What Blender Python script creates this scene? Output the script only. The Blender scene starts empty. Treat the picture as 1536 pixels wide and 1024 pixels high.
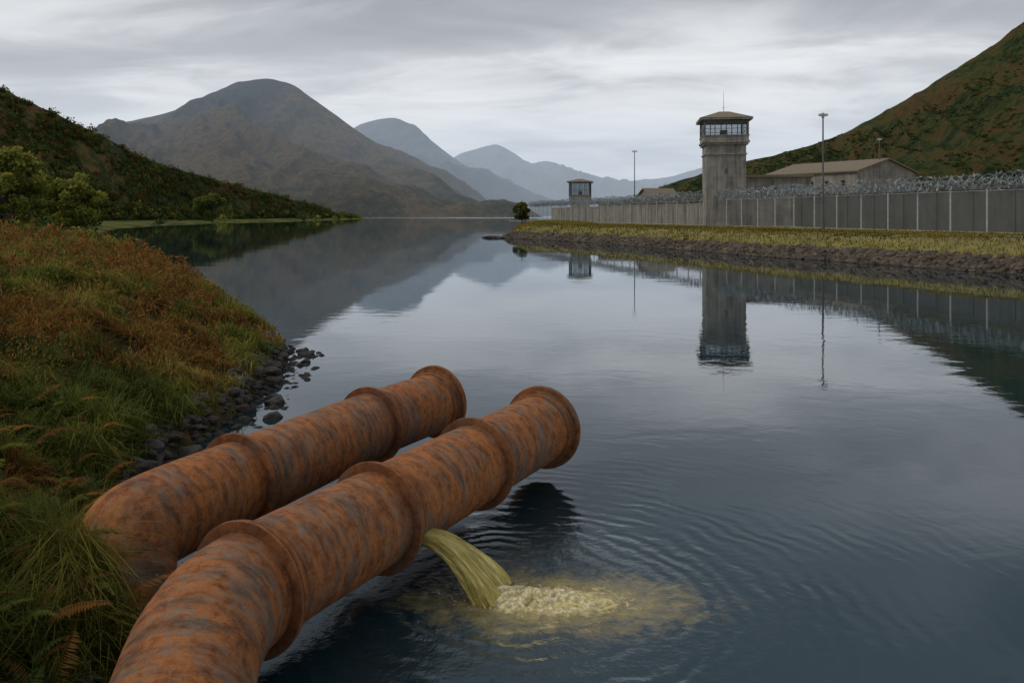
import bpy, math, numpy as np
from mathutils import Vector, Matrix
R = np.random.default_rng(7)
scene = bpy.context.scene
scene.view_settings.view_transform = 'Standard'
scene.view_settings.look = 'None'
scene.view_settings.exposure = 0
COL = scene.collection

# ------------------------------------------------------------------ helpers
def hsh(i, j, s):
    v = np.sin(i*127.1 + j*311.7 + s*74.7)*43758.5453
    return v - np.floor(v)
def vn(x, y, s=0):
    x = np.asarray(x, float); y = np.asarray(y, float)
    i = np.floor(x); j = np.floor(y); fx = x-i; fy = y-j
    fx = fx*fx*(3-2*fx); fy = fy*fy*(3-2*fy)
    a = hsh(i, j, s); b = hsh(i+1, j, s); c = hsh(i, j+1, s); d = hsh(i+1, j+1, s)
    return (a*(1-fx)+b*fx)*(1-fy)+(c*(1-fx)+d*fx)*fy
def fbm(x, y, s=0, o=4):
    t = 0; a = .5; n = 0
    for k in range(o):
        t = t + a*vn(x*2**k, y*2**k, s+k*13); n += a; a *= .5
    return t/n
def obj(name, me, parent=None):
    o = bpy.data.objects.new(name, me); COL.objects.link(o)
    if parent: o.parent = parent
    return o
def empty(name, loc=(0, 0, 0), rz=0):
    o = bpy.data.objects.new(name, None); COL.objects.link(o)
    o.location = loc; o.rotation_euler = (0, 0, rz); o.empty_display_size = .5
    return o
def mk(name, V, F, mats=(), smooth=True, col=None, mi=None, parent=None, vec=None, sharp=None):
    V = np.ascontiguousarray(V, dtype=np.float32)
    if isinstance(F, np.ndarray): F = [F]
    me = bpy.data.meshes.new(name)
    me.vertices.add(len(V)); me.vertices.foreach_set('co', V.ravel())
    idx = np.concatenate([f.ravel() for f in F]).astype(np.int32)
    tot = np.concatenate([np.full(len(f), f.shape[1]) for f in F]).astype(np.int32)
    st = np.concatenate([[0], np.cumsum(tot)[:-1]]).astype(np.int32)
    me.loops.add(len(idx)); me.loops.foreach_set('vertex_index', idx)
    me.polygons.add(len(tot)); me.polygons.foreach_set('loop_start', st)
    me.update(calc_edges=True)
    me.polygons.foreach_set('use_smooth', np.full(len(tot), smooth))
    if mi is not None: me.polygons.foreach_set('material_index', np.asarray(mi, dtype=np.int32))
    if col is not None:
        a = me.color_attributes.new('Col', 'FLOAT_COLOR', 'POINT')
        c = np.ones((len(V), 4), np.float32); c[:, :3] = col
        a.data.foreach_set('color', c.ravel())
    if vec is not None:
        a = me.attributes.new('pco', 'FLOAT_VECTOR', 'POINT')
        a.data.foreach_set('vector', np.ascontiguousarray(vec, dtype=np.float32).ravel())
    for m in mats: me.materials.append(m)
    me.update()
    if sharp: me.set_sharp_from_angle(angle=sharp)
    return obj(name, me, parent)
def gridF(n, m):
    i = np.arange(n-1)[:, None]*m + np.arange(m-1)[None, :]
    i = i.ravel()
    return np.stack([i, i+1, i+m+1, i+m], 1)
def tube(P, rad, seg=8, close=False):
    P = np.asarray(P, float); n = len(P); rad = np.broadcast_to(rad, (n,))
    T = np.gradient(P, axis=0); T /= np.linalg.norm(T, axis=1)[:, None]+1e-9
    up = np.array([0, 0, 1.]) if abs(T[0, 2]) < .9 else np.array([1., 0, 0])
    N = np.cross(T, up); N /= np.linalg.norm(N, axis=1)[:, None]+1e-9
    B = np.cross(N, T)
    a = np.linspace(0, 2*np.pi, seg, endpoint=False)
    V = P[:, None]+rad[:, None, None]*(np.cos(a)[None, :, None]*N[:, None]+np.sin(a)[None, :, None]*B[:, None])
    V = V.reshape(-1, 3)
    i = np.arange(n-1)[:, None]*seg; j = np.arange(seg)[None, :]
    F = np.stack([i+j, i+(j+1) % seg, i+seg+(j+1) % seg, i+seg+j], -1).reshape(-1, 4)
    return V, F
def box(x0, x1, y0, y1, z0, z1):
    V = np.array([[x, y, z] for z in (z0, z1) for x, y in ((x0, y0), (x1, y0), (x1, y1), (x0, y1))], float)
    F = np.array([[3, 2, 1, 0], [4, 5, 6, 7], [0, 1, 5, 4], [1, 2, 6, 5], [2, 3, 7, 6], [3, 0, 4, 7]])
    return V, F
def join(parts):
    Vs = []; Fs = []; o = 0
    for V, F in parts:
        Vs.append(V); Fs.append(F+o); o += len(V)
    return np.concatenate(Vs), np.concatenate(Fs)
def leaves(C, size, cols, asp=1.6, up=0.3):
    n = len(C)
    a = R.normal(size=(n, 3)); a /= np.linalg.norm(a, axis=1)[:, None]
    b = R.normal(size=(n, 3)); b[:, 2] += up; b -= a*(a*b).sum(1)[:, None]; b /= np.linalg.norm(b, axis=1)[:, None]
    s = np.broadcast_to(size, (n,))[:, None]
    a = a*s*.5; b = b*s*.5*asp
    V = np.stack([C-b, C+a*.9-b*.1, C+b, C-a*.9-b*.1], 1).reshape(-1, 3)
    F = np.arange(4*n).reshape(n, 4)
    return V, F, np.repeat(cols, 4, axis=0)

def mat(name):
    m = bpy.data.materials.new(name); m.use_nodes = True
    nt = m.node_tree; b = nt.nodes['Principled BSDF']
    return m, nt, b
def nd(nt, t, ins=None, **p):
    n = nt.nodes.new(t)
    for k, v in p.items(): setattr(n, k, v)
    if ins:
        for k, v in ins.items():
            s = n.inputs[k]
            if isinstance(v, bpy.types.NodeSocket): nt.links.new(v, s)
            else: s.default_value = v
    return n
def math_(nt, op, a, b=0.0, c=0.0, clamp=False):
    return nd(nt, 'ShaderNodeMath', {0: a, 1: b, 2: c}, operation=op, use_clamp=clamp).outputs[0]
def noise(nt, vec, scale, detail=5, rough=.55, dist=0):
    return nd(nt, 'ShaderNodeTexNoise', {'Vector': vec, 'Scale': scale, 'Detail': detail, 'Roughness': rough, 'Distortion': dist}).outputs[0]
def ramp(nt, f, stops, interp='LINEAR'):
    r = nd(nt, 'ShaderNodeValToRGB', {'Fac': f}); cr = r.color_ramp; cr.interpolation = interp
    while len(cr.elements) < len(stops): cr.elements.new(.5)
    for e, (p, c) in zip(cr.elements, stops):
        e.position = p; e.color = (*c, 1) if len(c) == 3 else c
    return r.outputs[0]
def g(v): return (v, v, v)
def mix(nt, f, a, b, bt='MIX'):
    n = nd(nt, 'ShaderNodeMix', data_type='RGBA', blend_type=bt)
    for k, v in ((0, f), (6, a), (7, b)):
        if isinstance(v, bpy.types.NodeSocket): nt.links.new(v, n.inputs[k])
        else: n.inputs[k].default_value = (*v, 1) if k > 0 and len(v) == 3 else v
    return n.outputs[2]
def scl(nt, vec, s):
    return nd(nt, 'ShaderNodeVectorMath', {0: vec, 1: s}, operation='MULTIPLY').outputs[0]
def bump(nt, h, dist, strength=1.0):
    return nd(nt, 'ShaderNodeBump', {'Height': h, 'Distance': dist, 'Strength': strength}).outputs[0]
def mrange(nt, v, a, b, c=0.0, d=1.0):
    return nd(nt, 'ShaderNodeMapRange', {0: v, 1: a, 2: b, 3: c, 4: d}).outputs[0]
def pos(nt): return nd(nt, 'ShaderNodeNewGeometry').outputs['Position']
L = lambda nt, a, b: nt.links.new(a, b)

# ------------------------------------------------------------------ world
SUN_EL, SUN_AZ = math.radians(42), math.radians(262)   # azimuth clockwise from +Y : left
w = bpy.data.worlds.new('World'); scene.world = w; w.use_nodes = True
nt = w.node_tree; bg = nt.nodes['Background']
sky = nd(nt, 'ShaderNodeTexSky'); sky.sky_type = 'NISHITA'; sky.sun_disc = False
sky.sun_elevation = SUN_EL; sky.sun_rotation = SUN_AZ
tc = nd(nt, 'ShaderNodeTexCoord').outputs['Generated']
sp = nd(nt, 'ShaderNodeSeparateXYZ', {0: tc})
zc = math_(nt, 'MAXIMUM', sp.outputs[2], 0.0)
den = math_(nt, 'ADD', zc, .13)
px = math_(nt, 'DIVIDE', sp.outputs[0], den); py = math_(nt, 'DIVIDE', sp.outputs[1], den)
pv = nd(nt, 'ShaderNodeCombineXYZ', {0: math_(nt, 'MULTIPLY', px, .6), 1: py, 2: 1.7}).outputs[0]
n1 = noise(nt, pv, .62, 6, .5, .5)
n2 = noise(nt, nd(nt, 'ShaderNodeVectorMath', {0: pv, 1: (7.3, 2.1, 4)}, operation='ADD').outputs[0], 2.0, 7, .54, .5)
nn = math_(nt, 'MULTIPLY_ADD', n2, .42, math_(nt, 'MULTIPLY', n1, .58))
base = ramp(nt, zc, [(0, (.72, .735, .765)), (.05, (.97, .975, .98)), (.12, (1.0, 1.0, 1.0)), (.19, (.98, .98, .985)), (.26, (.72, .735, .76)), (.36, (.38, .43, .49)), (.6, (.40, .455, .52)), (.8, (.78, .82, .88)), (1, (.90, .91, .92))])
base = nd(nt, 'ShaderNodeVectorMath', {0: base, 3: 10.6}, operation='SCALE').outputs[0]
dark = ramp(nt, nn, [(.38, (.97, .965, .955)), (.46, (.88, .88, .88)), (.51, (.76, .765, .775)), (.555, (.58, .59, .61)), (.61, (.47, .48, .505)), (.69, (.40, .41, .44))])
dark = mix(nt, mrange(nt, zc, .0, .17, .30, 1.0), (.86, .86, .865), dark)
cl = mix(nt, 1.0, base, dark, 'MULTIPLY')
gap = ramp(nt, nn, [(.30, g(.3)), (.38, g(0))])
fin = mix(nt, gap, cl, sky.outputs[0])
L(nt, fin, bg.inputs[0]); bg.inputs[1].default_value = .1
sl = bpy.data.lights.new('sun', 'SUN'); sl.energy = 1.5; sl.angle = math.radians(12); sl.color = (1, .90, .76)
so = bpy.data.objects.new('sun', sl); COL.objects.link(so)
sd = Vector((math.sin(SUN_AZ)*math.cos(SUN_EL), math.cos(SUN_AZ)*math.cos(SUN_EL), math.sin(SUN_EL)))
so.rotation_euler = sd.to_track_quat('Z', 'Y').to_euler()
so.location = (0, 0, 60)

# ------------------------------------------------------------------ camera
cd = bpy.data.cameras.new('camera'); cam = bpy.data.objects.new('camera', cd); COL.objects.link(cam)
cam.location = (0, 0, 4.6); cam.rotation_euler = (math.radians(90), 0, 0)
cd.lens = 28; cd.sensor_width = 36; cd.shift_y = -190/1536; cd.clip_end = 30000; cd.clip_start = .1
scene.camera = cam

# ------------------------------------------------------------------ materials
def scrub(name, cols, s1, s2, bd, z0=0, z1=100, wt=.5, zb=.07):
    m, nt, b = mat(name); P = pos(nt)
    a = noise(nt, P, s1, 6, .6); c = noise(nt, P, s2, 8, .72)
    f = math_(nt, 'MULTIPLY_ADD', c, wt, math_(nt, 'MULTIPLY', a, 1-wt))
    z = nd(nt, 'ShaderNodeSeparateXYZ', {0: P}).outputs[2]
    f = math_(nt, 'ADD', f, mrange(nt, z, z0, z1, -zb, zb))
    L(nt, ramp(nt, f, cols), b.inputs['Base Color']); b.inputs['Roughness'].default_value = .95
    b.inputs['Specular IOR Level'].default_value = .1
    L(nt, bump(nt, math_(nt, 'ADD', c, a), bd), b.inputs['Normal'])
    return m
M_righthill = scrub('hill_scrub', [(.38, (.010, .020, .008)), (.44, (.030, .048, .013)), (.49, (.065, .078, .02)), (.525, (.12, .078, .026)), (.56, (.10, .055, .02)), (.61, (.045, .045, .018)), (.68, (.025, .03, .013))], .016, .14, 11, 0, 210, .5, .035)
M_lefthill = scrub('hill_wood', [(.36, (.014, .028, .013)), (.46, (.04, .052, .018)), (.52, (.10, .08, .026)), (.57, (.18, .09, .032)), (.66, (.07, .05, .02))], .02, .2, 3, 0, 70)
M_m1 = scrub('mountain_heath', [(.37, (.055, .06, .03)), (.44, (.135, .11, .055)), (.50, (.22, .155, .085)), (.545, (.12, .115, .095)), (.62, (.07, .09, .105))], .005, .035, 80, 0, 330, .5, .085)
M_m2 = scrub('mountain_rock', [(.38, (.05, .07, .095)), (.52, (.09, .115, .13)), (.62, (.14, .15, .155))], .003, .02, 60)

m, nt, b = mat('leaf_colour'); M_leaf = m
at = nd(nt, 'ShaderNodeAttribute', attribute_name='Col').outputs['Color']
nt.nodes.remove(b)
df = nd(nt, 'ShaderNodeBsdfDiffuse', {'Color': at}); tr = nd(nt, 'ShaderNodeBsdfTranslucent', {'Color': at})
ms = nd(nt, 'ShaderNodeMixShader', {0: .35, 1: df.outputs[0], 2: tr.outputs[0]})
L(nt, ms.outputs[0], nt.nodes['Material Output'].inputs[0])

m, nt, b = mat('soil'); M_soil = m
P = pos(nt); c = noise(nt, P, 1.3, 8, .65); c2 = noise(nt, P, .05, 4, .6)
yy_ = nd(nt, 'ShaderNodeSeparateXYZ', {0: P}).outputs[1]
near = ramp(nt, c, [(.35, (.012, .011, .006)), (.5, (.035, .034, .012)), (.65, (.075, .05, .02))])
farc = ramp(nt, c2, [(.40, (.03, .045, .012)), (.52, (.08, .085, .02)), (.62, (.10, .085, .025))])
L(nt, mix(nt, mrange(nt, yy_, 60, 120), near, farc), b.inputs['Base Color'])
b.inputs['Roughness'].default_value = 1.0; b.inputs['Specular IOR Level'].default_value = .05; L(nt, bump(nt, c, .12), b.inputs['Normal'])

m, nt, b = mat('shore_grass_ground'); M_rg = m
P = pos(nt); c = noise(nt, P, .8, 8, .7); z = nd(nt, 'ShaderNodeSeparateXYZ', {0: P}).outputs[2]
zn = math_(nt, 'MULTIPLY_ADD', c, .8, z)
gr = ramp(nt, c, [(.3, (.07, .07, .018)), (.5, (.15, .13, .03)), (.7, (.20, .16, .045))])
L(nt, mix(nt, mrange(nt, zn, 1.3, 1.6), (.04, .032, .022), gr), b.inputs['Base Color'])
b.inputs['Roughness'].default_value = .95; L(nt, bump(nt, c, .15), b.inputs['Normal'])

def rockmat(name, k, sc, tint=(1, 1, 1)):
    m, nt, b = mat(name)
    P = pos(nt); c = noise(nt, P, sc, 8, .65); z = nd(nt, 'ShaderNodeSeparateXYZ', {0: P}).outputs[2]
    cc = ramp(nt, c, [(.3, (.02*k, .017*k, .014*k)), (.5, (.055*k, .046*k*tint[1], .038*k*tint[2])), (.7, (.11*k, .096*k*tint[1], .08*k*tint[2]))])
    wc = nd(nt, 'ShaderNodeVectorMath', {0: cc, 3: mrange(nt, z, .03, .16, .3, 1)}, operation='SCALE').outputs[0]
    L(nt, wc, b.inputs['Base Color']); L(nt, bump(nt, c, .05), b.inputs['Normal']); b.inputs['Roughness'].default_value = .7
    b.inputs['Specular IOR Level'].default_value = .3
    return m
M_rock = rockmat('wet_stone', .7, 6, (1, .95, .9)); M_rip = rockmat('riprap_stone', 1.1, .9, (1, .90, .78))

def concrete(name, c0, c1, seams=True):
    m, nt, b = mat(name); P = pos(nt)
    a = noise(nt, P, .35, 7, .65); s = noise(nt, scl(nt, P, (2.2, 2.2, .10)), 1.0, 6, .65)
    f = math_(nt, 'MULTIPLY_ADD', s, .5, math_(nt, 'MULTIPLY', a, .5))
    col = ramp(nt, f, [(.34, tuple(x*.4 for x in c0)), (.46, c0), (.62, c1)])
    z = nd(nt, 'ShaderNodeSeparateXYZ', {0: P}).outputs[2]
    ln = math_(nt, 'LESS_THAN', math_(nt, 'FRACT', math_(nt, 'MULTIPLY', z, .55)), .05)
    col = mix(nt, math_(nt, 'MULTIPLY', ln, .3 if seams else 0.0), col, tuple(x*.4 for x in c0))
    L(nt, col, b.inputs['Base Color']); b.inputs['Roughness'].default_value = .9
    L(nt, bump(nt, a, .05), b.inputs['Normal'])
    return m
M_con = concrete('weathered_concrete', (.16, .15, .13), (.28, .265, .23))
M_cond = concrete('dark_concrete', (.038, .040, .038), (.062, .065, .062), False)
def simple(name, c, r=.6, met=0.0):
    m, nt, b = mat(name); P = pos(nt); n = noise(nt, P, 3, 5)
    L(nt, ramp(nt, n, [(.3, tuple(x*.7 for x in c)), (.7, tuple(min(1, x*1.15) for x in c))]), b.inputs['Base Color'])
    b.inputs['Roughness'].default_value = r; b.inputs['Metallic'].default_value = met
    return m
M_steel = simple('galvanised_steel', (.36, .37, .37), .5, .2)
M_dsteel = simple('dark_steel', (.09, .09, .09), .6, .2)
M_roof = simple('weathered_roof', (.16, .125, .085), .85)
M_glass = simple('dark_glass', (.03, .035, .04), .08)
M_asph = simple('asphalt', (.10, .098, .09), .95)
M_kerb = simple('kerb_concrete', (.20, .18, .16), .9)
M_bark = simple('bark', (.05, .04, .03), .9)
m, nt, b = mat('window_pane'); M_pane = m
b.inputs['Base Color'].default_value = (.05, .06, .065, 1); b.inputs['Roughness'].default_value = .05
tb = nd(nt, 'ShaderNodeBsdfTransparent', {'Color': (.85, .9, .92, 1)})
ms = nd(nt, 'ShaderNodeMixShader', {0: .35, 1: tb.outputs[0], 2: b.outputs[0]}); L(nt, ms.outputs[0], nt.nodes['Material Output'].inputs[0])

m, nt, b = mat('chain_link'); M_chain = m
P = pos(nt); s3 = nd(nt, 'ShaderNodeSeparateXYZ', {0: P})
u1 = math_(nt, 'ADD', s3.outputs[1], s3.outputs[2]); u2 = math_(nt, 'SUBTRACT', s3.outputs[1], s3.outputs[2])
f1 = math_(nt, 'LESS_THAN', math_(nt, 'FRACT', math_(nt, 'MULTIPLY', u1, 7.0)), .14)
f2 = math_(nt, 'LESS_THAN', math_(nt, 'FRACT', math_(nt, 'MULTIPLY', u2, 7.0)), .14)
fm = math_(nt, 'MAXIMUM', f1, f2)
tb = nd(nt, 'ShaderNodeBsdfTransparent')
b.inputs['Base Color'].default_value = (.14, .15, .15, 1); b.inputs['Roughness'].default_value = .6
ms = nd(nt, 'ShaderNodeMixShader', {0: fm, 1: tb.outputs[0], 2: b.outputs[0]})
L(nt, ms.outputs[0], nt.nodes['Material Output'].inputs[0])

# rust
m, nt, b = mat('rusty_painted_steel'); M_rust = m
pc = nd(nt, 'ShaderNodeAttribute', attribute_name='pco').outputs['Vector']
sp = nd(nt, 'ShaderNodeSeparateXYZ', {0: pc}); P = pos(nt)
ca = math_(nt, 'COSINE', sp.outputs[1]); sa = math_(nt, 'SINE', sp.outputs[1])
cyl = nd(nt, 'ShaderNodeCombineXYZ', {0: math_(nt, 'MULTIPLY', sp.outputs[0], 6.5), 1: ca, 2: sa}).outputs[0]
nA = noise(nt, cyl, .8, 12, .72, .5)          # circumferential streaks
nB = noise(nt, P, 9, 12, .80, .2)             # mottling
nC = noise(nt, P, 70, 6, .8)                 # pits
nD = noise(nt, P, 1.3, 4, .55)                # large weathering zones
nE = noise(nt, nd(nt, 'ShaderNodeVectorMath', {0: cyl, 1: (31, 5, 9)}, operation='ADD').outputs[0], 1.5, 10, .72, .3)
f = math_(nt, 'MULTIPLY_ADD', nA, .6, math_(nt, 'MULTIPLY', nB, .4))
rustc = ramp(nt, math_(nt, 'MULTIPLY_ADD', nE, .5, math_(nt, 'MULTIPLY', nB, .5)), [(.37, (.06, .028, .015)), (.44, (.155, .058, .021)), (.50, (.29, .10, .028)), (.56, (.38, .14, .038)), (.63, (.27, .115, .042))])
paint = ramp(nt, nE, [(.38, (.075, .062, .048)), (.5, (.12, .105, .085)), (.62, (.175, .158, .13))])
pm = ramp(nt, math_(nt, 'ADD', f, mrange(nt, nD, .3, .7, -.055, .055)), [(.47, g(0)), (.52, g(.35)), (.57, g(.85))])
col = mix(nt, pm, rustc, paint)
col = mix(nt, ramp(nt, nC, [(.52, g(0)), (.66, g(.6))]), col, (.085, .038, .02))
col = mix(nt, ramp(nt, nC, [(.34, g(.35)), (.44, g(0))]), col, (.40, .16, .05))
rm = sp.outputs[2]
rmn = math_(nt, 'MULTIPLY', rm, ramp(nt, nB, [(.35, g(1)), (.6, g(.55))]))
col = mix(nt, rmn, col, ramp(nt, nC, [(.4, (.028, .013, .008)), (.6, (.14, .05, .018))]))
L(nt, col, b.inputs['Base Color'])
L(nt, ramp(nt, nB, [(.4, g(.8)), (.6, g(.6))]), b.inputs['Roughness'])
b.inputs['Specular IOR Level'].default_value = .2
h = math_(nt, 'MULTIPLY_ADD', nC, .4, nB)
L(nt, bump(nt, h, .022, .9), b.inputs['Normal'])

# ------------------------------------------------------------------ water
SPL = (.05, 9.55)
m, nt, b = mat('lake_water'); nt.nodes.remove(b)
P = pos(nt)
s3 = nd(nt, 'ShaderNodeSeparateXYZ', {0: P})
wn1 = noise(nt, scl(nt, P, (.75, 1.0, 1)), 1.3, 4, .5, .3)
wn2 = noise(nt, scl(nt, P, (.6, 1.0, 1)), .16, 3, .5, .2)
big = noise(nt, scl(nt, P, (.35, 1.0, 1)), .05, 3, .5)
amp = mrange(nt, big, .40, .62, .25, 1.3)
amp = math_(nt, 'MULTIPLY', amp, mrange(nt, s3.outputs[1], 8, 60, 1.0, .45))
dx = math_(nt, 'SUBTRACT', s3.outputs[0], SPL[0]); dy = math_(nt, 'SUBTRACT', s3.outputs[1], SPL[1])
dd = math_(nt, 'SQRT', math_(nt, 'ADD', math_(nt, 'MULTIPLY', dx, dx), math_(nt, 'MULTIPLY', dy, dy)))
wmid = noise(nt, P, .8, 3, .5)
ddn = math_(nt, 'MULTIPLY_ADD', wmid, .9, dd)
ring = math_(nt, 'SINE', math_(nt, 'MULTIPLY', ddn, 2*math.pi/.30))
fall = math_(nt, 'EXPONENT', math_(nt, 'MULTIPLY', dd, -.7))
ringh = math_(nt, 'MULTIPLY', math_(nt, 'MULTIPLY', ring, fall), math_(nt, 'MULTIPLY', mrange(nt, noise(nt, P, 1.1, 2), .33, .6), .026))
chop = math_(nt, 'MULTIPLY', math_(nt, 'MULTIPLY', noise(nt, P, 6, 5, .6), math_(nt, 'EXPONENT', math_(nt, 'MULTIPLY', dd, -1.1))), .16)
hh = math_(nt, 'MULTIPLY', amp, math_(nt, 'MULTIPLY_ADD', wn1, .0065, math_(nt, 'MULTIPLY', wn2, .016)))
hh = math_(nt, 'ADD', hh, math_(nt, 'ADD', ringh, chop))
nor = bump(nt, hh, 1.0)
ex = math_(nt, 'MULTIPLY', math_(nt, 'SUBTRACT', s3.outputs[0], .60), .50); ey = math_(nt, 'MULTIPLY', math_(nt, 'SUBTRACT', s3.outputs[1], 9.50), 1.12)
ed = math_(nt, 'SQRT', math_(nt, 'ADD', math_(nt, 'MULTIPLY', ex, ex), math_(nt, 'MULTIPLY', ey, ey)))
pn = noise(nt, P, 2.4, 9, .70, .9)
pl = math_(nt, 'MULTIPLY_ADD', pn, -1.9, ed)
plm = mrange(nt, pl, .02, -.80)
body = mix(nt, plm, (.005, .020, .026), (.27, .20, .055))
fn = noise(nt, P, 9, 9, .75, .5)
fo = math_(nt, 'MULTIPLY_ADD', fn, -1.8, math_(nt, 'MULTIPLY', ed, 1.3))
fom = mrange(nt, fo, -.38, -.64)
body = mix(nt, fom, body, (.54, .46, .23))
dif = nd(nt, 'ShaderNodeBsdfDiffuse', {'Color': body, 'Normal': nor})
rgh = mrange(nt, s3.outputs[1], 820, 1050, .02, .14)
glo = nd(nt, 'ShaderNodeBsdfGlossy', {'Color': (.95, .975, 1, 1), 'Roughness': rgh, 'Normal': nor})
fr = nd(nt, 'ShaderNodeFresnel', {'IOR': 1.68, 'Normal': nor}).outputs[0]
fr = math_(nt, 'MULTIPLY', fr, math_(nt, 'SUBTRACT', 1.0, math_(nt, 'MULTIPLY', fom, .8)))
ms = nd(nt, 'ShaderNodeMixShader', {0: fr, 1: dif.outputs[0], 2: glo.outputs[0]})
L(nt, ms.outputs[0], nt.nodes['Material Output'].inputs[0]); M_water = m
V, F = box(-9000, 9000, -200, 12000, -.001, 0)
mk('water', V[4:], np.array([[0, 1, 2, 3]]), [M_water])
V, F = box(-9000, 9000, -200, 12000, -3, -3)
mk('lake_bed', V[4:], np.array([[0, 1, 2, 3]]), [M_soil])

# haze : absorbing box that glows evenly, imitating daylight scattered in distant air
m = bpy.data.materials.new('emissive_haze'); m.use_nodes = True; nt = m.node_tree; nt.nodes.clear()
SG = .00021
out = nd(nt, 'ShaderNodeOutputMaterial'); va = nd(nt, 'ShaderNodeVolumeAbsorption', {'Color': (0, 0, 0, 1), 'Density': SG})
em = nd(nt, 'ShaderNodeEmission', {'Color': (.50, .585, .69, 1), 'Strength': SG})
ad = nd(nt, 'ShaderNodeAddShader', {0: va.outputs[0], 1: em.outputs[0]}); L(nt, ad.outputs[0], out.inputs['Volume'])
V, F = box(-6000, 6000, 1100, 6000, -1.5, 480)
mk('emissive_haze_box', V, F, [m], smooth=False)

# ------------------------------------------------------------------ hills
def loft(name, foot, ridge, back, ns, nt_, mt, amp, gs, p=1.0, seed=1, ridge_amp=.05, iso=False):
    q = np.linspace(0, 1, ns)
    def ip(P, k):
        P = np.asarray(P, float); t = np.linspace(0, 1, len(P))
        o = np.stack([np.interp(q, t, P[:, k_]) for k_ in range(3)], 1)
        pad = np.pad(o, ((k//2, k//2), (0, 0)), mode='edge')
        return np.stack([np.convolve(pad[:, c], np.ones(k)/k, 'valid') for c in range(3)], 1)
    kr = max(3, ns//len(ridge)//2*2+1) if not iso else max(3, int(ns/len(ridge)*.6)//2*2+1)
    Fp, Rp, Bp = ip(foot, 31), ip(ridge, kr), ip(back, 31)
    t = np.linspace(0, 1, nt_); tb = np.linspace(0, 1, nt_//2)[1:]
    A = Fp[:, None]*(1-t)[None, :, None]+Rp[:, None]*t[None, :, None]
    zz = Fp[:, None, 2]+(Rp[:, None, 2]-Fp[:, None, 2])*(t[None]**p*(1-.12*np.sin(np.pi*t)[None]))
    A[:, :, 2] = zz
    B = Rp[:, None]*(1-tb)[None, :, None]+Bp[:, None]*tb[None, :, None]
    W = np.concatenate([A, B], 1); m_ = W.shape[1]
    tt = np.concatenate([t, 1-tb]); env = np.sin(np.pi*np.clip(tt, 0, 1))**.8+ridge_amp
    X, Y = W[:, :, 0], W[:, :, 1]
    S = np.repeat(np.arange(ns)[:, None]/ns, m_, 1); TT = np.repeat(tt[None], ns, 0)
    if iso:
        wx = fbm(X/500, Y/500, seed+8, 3)*500; wy = fbm(X/500+9, Y/500, seed+9, 3)*500
        gul = 1-np.abs(2*fbm((X+wx)/380, (Y+wy)/650, seed, 6)-1)*2.4
        g2 = (fbm((X+wx)/110, (Y+wy)/150, seed+3, 6)-.5)*1.1
    else:
        gul = 1-np.abs(2*fbm(S*gs+.6*vn(X/200., Y/200., seed)+TT*1.2, TT*1.7+3, seed, 5)-1)*2
        g2 = fbm(X/(4*abs(X).max()/100+20), Y/(4*abs(X).max()/100+20), seed+3, 5)-.5
    W[:, :, 2] += amp*env[None]*(gul-.5+g2)*np.clip((Rp[:, 2]-Fp[:, 2])/60., .1, 1)[:, None]
    mk(name, W.reshape(-1, 3), gridF(ns, m_), [mt])
    return W
loft('mountain', [(-2300, 1300, -4), (-1300, 1250, -4), (-700, 1300, -4), (-250, 1320, -4), (60, 1450, -4), (90, 2000, -4)],
     [(-2300, 2100, 130), (-1285, 2000, 159), (-1018, 2000, 236), (-926, 2000, 248), (-847, 2000, 264), (-783, 2000, 292), (-716, 2000, 321), (-690, 2000, 334), (-666, 2000, 337), (-613, 2000, 345), (-549, 2000, 332), (-482, 2000, 284), (-398, 2000, 222), (-315, 2000, 165), (-214, 2000, 102), (-114, 2000, 50), (8, 2000, -1), (90, 2000, -4)],
     [(-2300, 2900, 0), (-700, 2900, 0), (90, 2300, -4)], 480, 150, M_m1, 85, 26, 1.1, 5, .09, True)
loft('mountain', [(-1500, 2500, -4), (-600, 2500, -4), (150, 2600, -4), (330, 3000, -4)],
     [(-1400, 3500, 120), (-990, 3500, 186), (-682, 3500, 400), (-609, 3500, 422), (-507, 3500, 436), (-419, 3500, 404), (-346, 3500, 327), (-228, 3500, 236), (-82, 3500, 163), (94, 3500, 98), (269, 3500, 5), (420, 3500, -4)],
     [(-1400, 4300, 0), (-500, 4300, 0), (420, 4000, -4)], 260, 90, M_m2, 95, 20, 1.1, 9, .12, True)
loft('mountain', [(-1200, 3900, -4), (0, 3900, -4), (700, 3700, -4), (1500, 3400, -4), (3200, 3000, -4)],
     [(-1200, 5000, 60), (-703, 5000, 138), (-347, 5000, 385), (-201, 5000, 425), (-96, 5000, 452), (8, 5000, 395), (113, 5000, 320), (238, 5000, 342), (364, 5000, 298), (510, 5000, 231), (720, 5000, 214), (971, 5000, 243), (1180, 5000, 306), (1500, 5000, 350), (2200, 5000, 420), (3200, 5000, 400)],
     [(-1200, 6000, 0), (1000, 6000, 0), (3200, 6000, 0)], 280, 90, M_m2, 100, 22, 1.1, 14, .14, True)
WR = loft('hillside', [(90, 1150, 1), (105, 900, 1.5), (125, 640, 2), (160, 470, 2), (200, 380, 2), (260, 310, 2), (380, 250, 2), (600, 150, 2), (1000, 60, 2)],
     [(110, 1150, 3), (158, 1100, 25), (204, 1050, 43.3), (236, 1000, 54.8), (280, 950, 70), (325, 900, 78), (355, 880, 89), (378, 850, 104), (404, 830, 121), (428, 810, 138), (451, 790, 155), (472, 770, 172), (488, 760, 190), (560, 720, 235), (760, 640, 300), (1200, 500, 330)],
     [(200, 1500, 0), (600, 1300, 0), (1500, 900, 0)], 340, 130, M_righthill, 15, 20, 1.0, 21, .12)
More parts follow.
